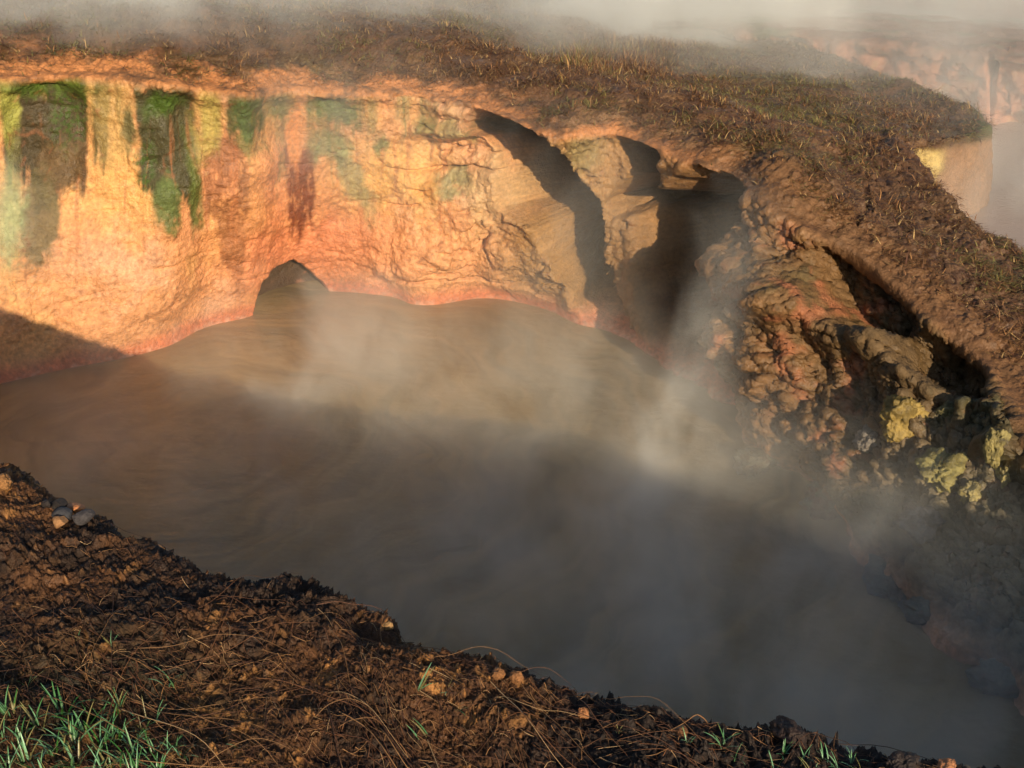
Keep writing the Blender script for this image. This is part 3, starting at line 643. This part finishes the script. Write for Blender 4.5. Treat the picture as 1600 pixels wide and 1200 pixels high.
# dead straw and roots on the near bank
def strands(name, starts, steps, npt, lift, width, cols, mat, wander=1.0):
    V_ = []; F_ = []; C_ = []; base = 0
    nu, nvv = B.shape[:2]
    for (u, v), (du, dv), n, lf, w, c in zip(starts, steps, npt, lift, width, cols):
        ph = random.uniform(0, 6.28); amp = random.uniform(0.1, 0.5) * wander
        pts = []
        for i in range(n):
            t = i / (n - 1); a = amp * math.sin(ph + t * 4) 
            uu = int(min(max(u + du * i - dv * a * 2, 1), nu - 2)); vv = int(min(max(v + dv * i + du * a * 2, 1), nvv - 2))
            pts.append(B[uu, vv] + np.array([0, 0, 1]) * (lf * 4 * t * (1 - t) + 0.006))
        p = np.array(pts); 
        for _ in range(2): p[1:-1] = (p[:-2] + 2 * p[1:-1] + p[2:]) / 4
        tg = np.gradient(p, axis=0); tg /= np.linalg.norm(tg, axis=1)[:, None] + 1e-9
        s1 = np.cross(tg, [0.1, 0.2, 1]); s1 /= np.linalg.norm(s1, axis=1)[:, None] + 1e-9; s2 = np.cross(tg, s1)
        ww = (w * (1 - 0.6 * np.linspace(0, 1, n)))[:, None]
        ring = np.stack([p + s1 * ww, p - 0.5 * s1 * ww + .87 * s2 * ww, p - 0.5 * s1 * ww - .87 * s2 * ww], 1).reshape(-1, 3)
        V_.append(ring); C_.append(np.tile(c, (len(ring), 1)))
        i0 = np.arange(n - 1)[:, None] * 3 + base
        for j in range(3):
            j2 = (j + 1) % 3; F_.append(np.concatenate([i0 + j, i0 + j2, i0 + 3 + j2, i0 + 3 + j], 1))
        base += len(ring)
    return mesh_obj(name, np.concatenate(V_), np.concatenate(F_), mat, None, np.concatenate(C_))
vis = (BXd > -80) & (BXd < 1680) & (BYd < 1260) & (bvv > 3.0) & (bvv < 6)
zone = (sm(900, 1050, BYd) + 0.12) * (1 - 0.55 * sm(850, 1000, BXd))
ba = np.linalg.norm(np.cross(np.gradient(B, axis=0), np.gradient(B, axis=1)), axis=-1)
wt = (vis * zone * ba / (np.linalg.norm(B - [0, 0, H], axis=-1) ** 2)).ravel(); wt /= wt.sum()
def bpick(n): k = RNG.choice(len(wt), n, p=wt); return [(int(a // B.shape[1]), int(a % B.shape[1])) for a in k]
straw = [(0.32,0.17,0.07), (0.20,0.09,0.04), (0.12,0.055,0.03), (0.48,0.31,0.15), (0.07,0.035,0.02)]
def straws(n, px_len, npt, lift, wid, wander):
    st = bpick(n); out = []
    for (u, v) in st:
        a = random.gauss(0.35, 0.9); L_ = random.uniform(*px_len)
        out.append((L_ * math.cos(a) / npt, L_ * math.sin(a) / npt))
    return st, out, [npt] * n, [random.uniform(*lift) for _ in range(n)], [random.uniform(*wid) for _ in range(n)], [np.array(random.choices(straw, [3, 4, 4, 1, 3])[0]) * random.uniform(.7, 1.2) for _ in range(n)]
parts = [straws(3600, (8, 34), 5, (0.0, 0.012), (0.0006, 0.0014), 0.8), straws(110, (60, 190), 14, (0.01, 0.06), (0.0008, 0.0018), 1.2), straws(3, (150, 260), 18, (0.015, 0.05), (0.0012, 0.0022), 1.2)]
cat_ = [sum((list(p[i]) for p in parts), []) for i in range(6)]
dead = strands('dead_straw', *cat_, M_grass); tag(dead, 'tangled dead straw and rootlets strewn over the dark near bank', 'straw', kind='stuff')
# green tufts
def tuft(px, py, nb, size, seed, label, group, spread=0.35, tint=0.5, wide=1.0, az0=None):
    r_ = np.random.default_rng(seed); V_ = []; F_ = []; C_ = []; base = 0
    for b_ in range(nb):
        az = r_.uniform(0, 2 * np.pi) if az0 is None else az0 + r_.normal(0, 0.4)
        L_ = size * r_.uniform(0.55, 1.15); w = wide * size * 0.032 * r_.uniform(0.6, 1.2); n = 9
        h = np.array([math.cos(az), math.sin(az), 0]); tilt = r_.uniform(0.1, 0.75) if az0 is None else r_.uniform(.4, .9); bend = r_.uniform(0.2, 1.6); s = np.array([-h[1], h[0], 0])
        p = np.zeros(3) + h * r_.uniform(0, size * 0.12) + s * r_.normal(0, size * 0.1); ang_ = tilt; yl_ = r_.random() < 0.18; c0 = np.array([0.22, 0.20, 0.07]) if yl_ else lerp(np.array([0.035, 0.14, 0.02]), np.array([0.20, 0.42, 0.22]), np.clip(tint + r_.normal(0, .3), 0, 1))
        for i in range(n):
            t = i / (n - 1); ww = w * (1 - t) ** 0.55 * min(1, 0.55 + 2 * t)
            V_ += [p - s * ww + np.array([0, 0, ww * .5]), p, p + s * ww + np.array([0, 0, ww * .5])]; C_ += [c0 * (0.75 + .5 * t)] * 3
            if i < n - 1:
                for j in (0, 1): q = base + i * 3 + j; F_.append([q, q + 1, q + 4, q + 3])
            p = p + (h * math.sin(ang_) + np.array([0, 0, math.cos(ang_)])) * L_ / n; ang_ += bend / n
        base += n * 3
    p, _ = surf(px, py, B, BXd, BYd)
    o = mesh_obj('grass_tuft', V_, F_, M_green, None, C_); o.location = tuple(p - [0, 0, 0.004]); tag(o, label, 'grass tuft', group); return o
G1_ = 'green tufts in the dense patch at the bottom left corner'
L1_ = 'green grass tuft within the dense dewy patch at the bottom left corner'
q = 0
for (px, py, nb, sz) in [(20,1100,8,.10),(60,1120,9,.12),(100,1100,9,.12),(130,1135,10,.13),(85,1160,9,.12),(40,1175,9,.11),(10,1190,8,.10),(120,1180,10,.13),(160,1160,10,.13),(170,1195,9,.12),(200,1180,8,.11),(150,1110,8,.10),(215,1205,8,.11),(240,1165,6,.09),(70,1205,9,.12),(30,1145,7,.09),(185,1140,8,.11),(110,1150,9,.12),(145,1205,9,.12),(250,1195,6,.09),(0,1140,6,.09),(185,1100,7,.09),(210,1150,7,.10),(225,1130,5,.07),(270,1160,6,.08)]:
    tuft(px, py + 12, nb + 5, sz * .82, 500 + q, L1_, G1_, tint=0.35); q += 1
for (px, py, nb, sz, lb, kw) in [
    (265, 1068, 6, .10, 'upright feathery green sprig standing alone right of the dense grass patch', {}),
    (172, 1008, 6, .045, 'small pale green sprout high on the bank above the dense grass patch', {}),
    (120, 995, 4, .035, 'tiny green sprout furthest up the bank at the left', {}),
    (42, 1066, 4, .08, 'thin green tuft above the dense patch near the left edge', {}),
    (240, 1120, 5, .08, 'narrow green tuft right of the dense patch, below the feathery sprig', {}),
    (650, 1084, 3, .11, 'green blade folded sideways on the middle of the bank', dict(az0=0.1)),
    (664, 1150, 3, .10, 'long single green blade leaning left in the middle foreground', dict(az0=2.4)),
    (695, 1080, 5, .05, 'small green sprout beside the folded blade on the bank', {}),
    (712, 1110, 4, .06, 'low green sprout below the folded blade on the bank', dict(az0=-0.2)),
    (290, 1180, 6, .07, 'small green tuft at the right margin of the dense patch', {}),
    (368, 1165, 4, .05, 'faint green sprout among dead straw at lower left centre', {}),
    (1128, 1166, 9, .075, 'tallest bright green tuft on the bank edge at the bottom right', {}),
    (966, 1142, 4, .04, 'little green sprout at the left end of the right hand edge tufts', {}),
    (1075, 1156, 6, .045, 'low spreading green tuft left of the tallest edge tuft', {}),
    (1150, 1186, 6, .05, 'low green tuft just below the tallest edge tuft', {})]:
    tuft(px, py, nb, sz, 600 + q, lb, None, tint=0.6, **kw); q += 1
L2_ = 'small green tuft in the low row at the bottom right edge'
ORD = ['leftmost', 'second', 'third', 'fourth', 'fifth', 'sixth', 'seventh', 'rightmost']
for (px, py) in sorted([(1225,1180),(1255,1190),(1290,1186),(1310,1200),(1335,1196),(1270,1204),(1350,1208),(1210,1204)]):
    o_ = ORD.pop(0); tuft(px, py, 7, .055, 700 + q, ('%s tuft' % o_) + (' from the left' if 'most' not in o_ else '') + ' in the low green row at the bottom right edge', 'row of small green tufts at the bottom right edge', tint=0.6); q += 1
# ------------------------------------------------------------ steam
def steam_mat(name, blobs, nscale, contrast, color=(0.95, 0.96, 0.97), aniso=-0.12, stretch=(1, 1, 0.7), vein=0.0):
    """blobs: (centre, radii, tilt(rx,ry,rz) degrees, density); density falls to zero at each ellipsoid's surface."""
    m = bpy.data.materials.new(name); m.use_nodes = True; nt = m.node_tree; N = nt.nodes; L = nt.links
    for n in list(N):
        if n.type == 'BSDF_PRINCIPLED': N.remove(n)
    out = N['Material Output']; v = N.new('ShaderNodeVolumePrincipled'); L.new(v.outputs[0], out.inputs['Volume'])
    v.inputs['Color'].default_value = (*color, 1); v.inputs['Anisotropy'].default_value = aniso
    tc = N.new('ShaderNodeTexCoord')
    mp = N.new('ShaderNodeMapping'); mp.inputs['Scale'].default_value = stretch; L.new(tc.outputs['Object'], mp.inputs[0])
    n = N.new('ShaderNodeTexNoise'); n.inputs['Scale'].default_value = nscale; n.inputs['Detail'].default_value = 3; n.inputs['Roughness'].default_value = 0.55; n.inputs['Distortion'].default_value = 0.6
    L.new(mp.outputs[0], n.inputs['Vector'])
    wob = N.new('ShaderNodeVectorMath'); wob.operation = 'MULTIPLY_ADD'; L.new(n.outputs['Color'], wob.inputs[0]); wob.inputs[1].default_value = (0.9, 0.9, 0.9)
    sub = N.new('ShaderNodeVectorMath'); sub.operation = 'SUBTRACT'; L.new(tc.outputs['Object'], sub.inputs[0]); sub.inputs[1].default_value = (0.45, 0.45, 0.45)
    L.new(sub.outputs[0], wob.inputs[2])
    prev = None
    for c, r, rot, a in blobs:
        M = N.new('ShaderNodeMapping'); M.vector_type = 'TEXTURE'; M.inputs['Location'].default_value = tuple(c)
        M.inputs['Rotation'].default_value = tuple(math.radians(q) for q in rot); M.inputs['Scale'].default_value = tuple(r)
        L.new(wob.outputs[0], M.inputs[0])
        ln = N.new('ShaderNodeVectorMath'); ln.operation = 'LENGTH'; L.new(M.outputs[0], ln.inputs[0])
        mr = N.new('ShaderNodeMapRange'); mr.interpolation_type = 'SMOOTHSTEP'; L.new(ln.outputs['Value'], mr.inputs[0])
        mr.inputs[1].default_value = 1.0; mr.inputs[2].default_value = 0.0; mr.inputs[3].default_value = 0.0; mr.inputs[4].default_value = a
        if prev is None: prev = mr.outputs[0]
        else:
            ad = N.new('ShaderNodeMath'); ad.operation = 'ADD'; L.new(prev, ad.inputs[0]); L.new(mr.outputs[0], ad.inputs[1]); prev = ad.outputs[0]
    nr = N.new('ShaderNodeMapRange'); L.new(n.outputs[0], nr.inputs[0]); nr.inputs[1].default_value = 0.5 - contrast; nr.inputs[2].default_value = 0.5 + contrast
    nr.inputs[3].default_value = 0.2; nr.inputs[4].default_value = 1.8
    mu = N.new('ShaderNodeMath'); mu.operation = 'MULTIPLY'; L.new(prev, mu.inputs[0]); L.new(nr.outputs[0], mu.inputs[1])
    L.new(mu.outputs[0], v.inputs['Density'])
    return m
def steam_box(name, lo, hi, mat, label):
    lo = np.array(lo); hi = np.array(hi)
    v = np.array([[(lo, hi)[i][0], (lo, hi)[j][1], (lo, hi)[k][2]] for i in (0, 1) for j in (0, 1) for k in (0, 1)])
    f = [[0, 1, 3, 2], [4, 6, 7, 5], [0, 4, 5, 1], [2, 3, 7, 6], [0, 2, 6, 4], [1, 5, 7, 3]]
    o = mesh_obj(name, v, f, mat, smooth=False); tag(o, label, 'steam', kind='stuff'); return o
if STEAM:
    def Q(px, py, y): return tuple(PY_(px, py, y))
    sm1 = steam_mat('pool steam', [
        ((-0.6, 7.2, 0.1), (6.5, 6.0, 1.3), (0, 0, 0), 0.19),
        ((1.9, 5.0, 0.1), (3.6, 4.2, 1.3), (0, 0, 0), 0.34),
        (Q(1005, 765, 7.2), (0.5, 0.55, 0.6), (0, 0, 0), 1.9),
        (Q(1060, 650, 7.6), (0.45, 0.5, 0.8), (0, 20, 0), 0.9),
        (Q(1110, 530, 7.9), (0.45, 0.5, 0.9), (0, 15, 0), 0.55),
        (Q(1145, 400, 8.2), (0.5, 0.6, 0.8), (0, 12, 0), 0.5),
        (Q(465, 640, 8.8), (0.7, 0.6, 0.5), (0, 0, 0), 1.3),
        (Q(570, 530, 9.4), (1.2, 0.9, 0.8), (0, 20, 0), 0.6),
        (Q(860, 570, 9.0), (2.0, 1.2, 0.7), (0, 0, 0), 0.28),
        (Q(0, 370, 9.2), (1.0, 0.7, 0.9), (0, 0, 0), 0.25),
        (Q(560, 210, 10.2), (1.8, 1.2, 1.2), (0, 0, 0), 0.2),
        (Q(880, 330, 9.6), (1.6, 0.9, 1.4), (0, 0, 0), 0.2),
    ], 1.7, 0.13, color=(0.95, 0.97, 0.91))
    steam_box('steam', (-7.5, 1.2, 0.01), (5.2, 13.4, 3.6), sm1, 'pale wisps of steam rising off the muddy pool')
    sm2 = steam_mat('drifting mist', [
        (Q(1080, -10, 19), (3.6, 3.0, 1.9), (0, 0, 0), 1.2),
        (Q(150, 15, 11.6), (3.2, 1.7, 0.65), (0, 0, 0), 0.7),
        (Q(380, -20, 13.5), (3.5, 2.2, 0.8), (0, 0, 0), 0.10),
        (Q(600, 0, 14.0), (4.5, 2.5, 0.9), (0, 0, 0), 0.2),
        (Q(900, 5, 15.5), (5, 3, 1.0), (0, 0, 0), 0.18),
        (Q(1600, 300, 12.5), (4.5, 4.5, 1.7), (0, 0, 0), 0.26),
        (Q(1450, 20, 20), (9, 5, 2.2), (0, 0, 0), 0.26),
        (Q(1420, 95, 15.2), (5, 1.9, 1.0), (0, 0, 0), 0.3),
    ], 0.9, 0.14, color=(0.93, 0.97, 0.95), aniso=-0.12)
    steam_box('mist', (-13, 8.5, 0.81), (19, 26, 5.6), sm2, 'bright mist drifting over the plateau and the second pool')
    sm3 = steam_mat('far mist', [((0, 40, 1.5), (62, 19, 6), (0, 0, 0), 0.13)], 0.3, 0.2, color=(0.93, 0.97, 0.95), aniso=-0.1)
    steam_box('mist', (-45, 26.01, -1.0), (50, 58, 7.0), sm3, 'thick pale mist hiding the ground beyond the plateau')
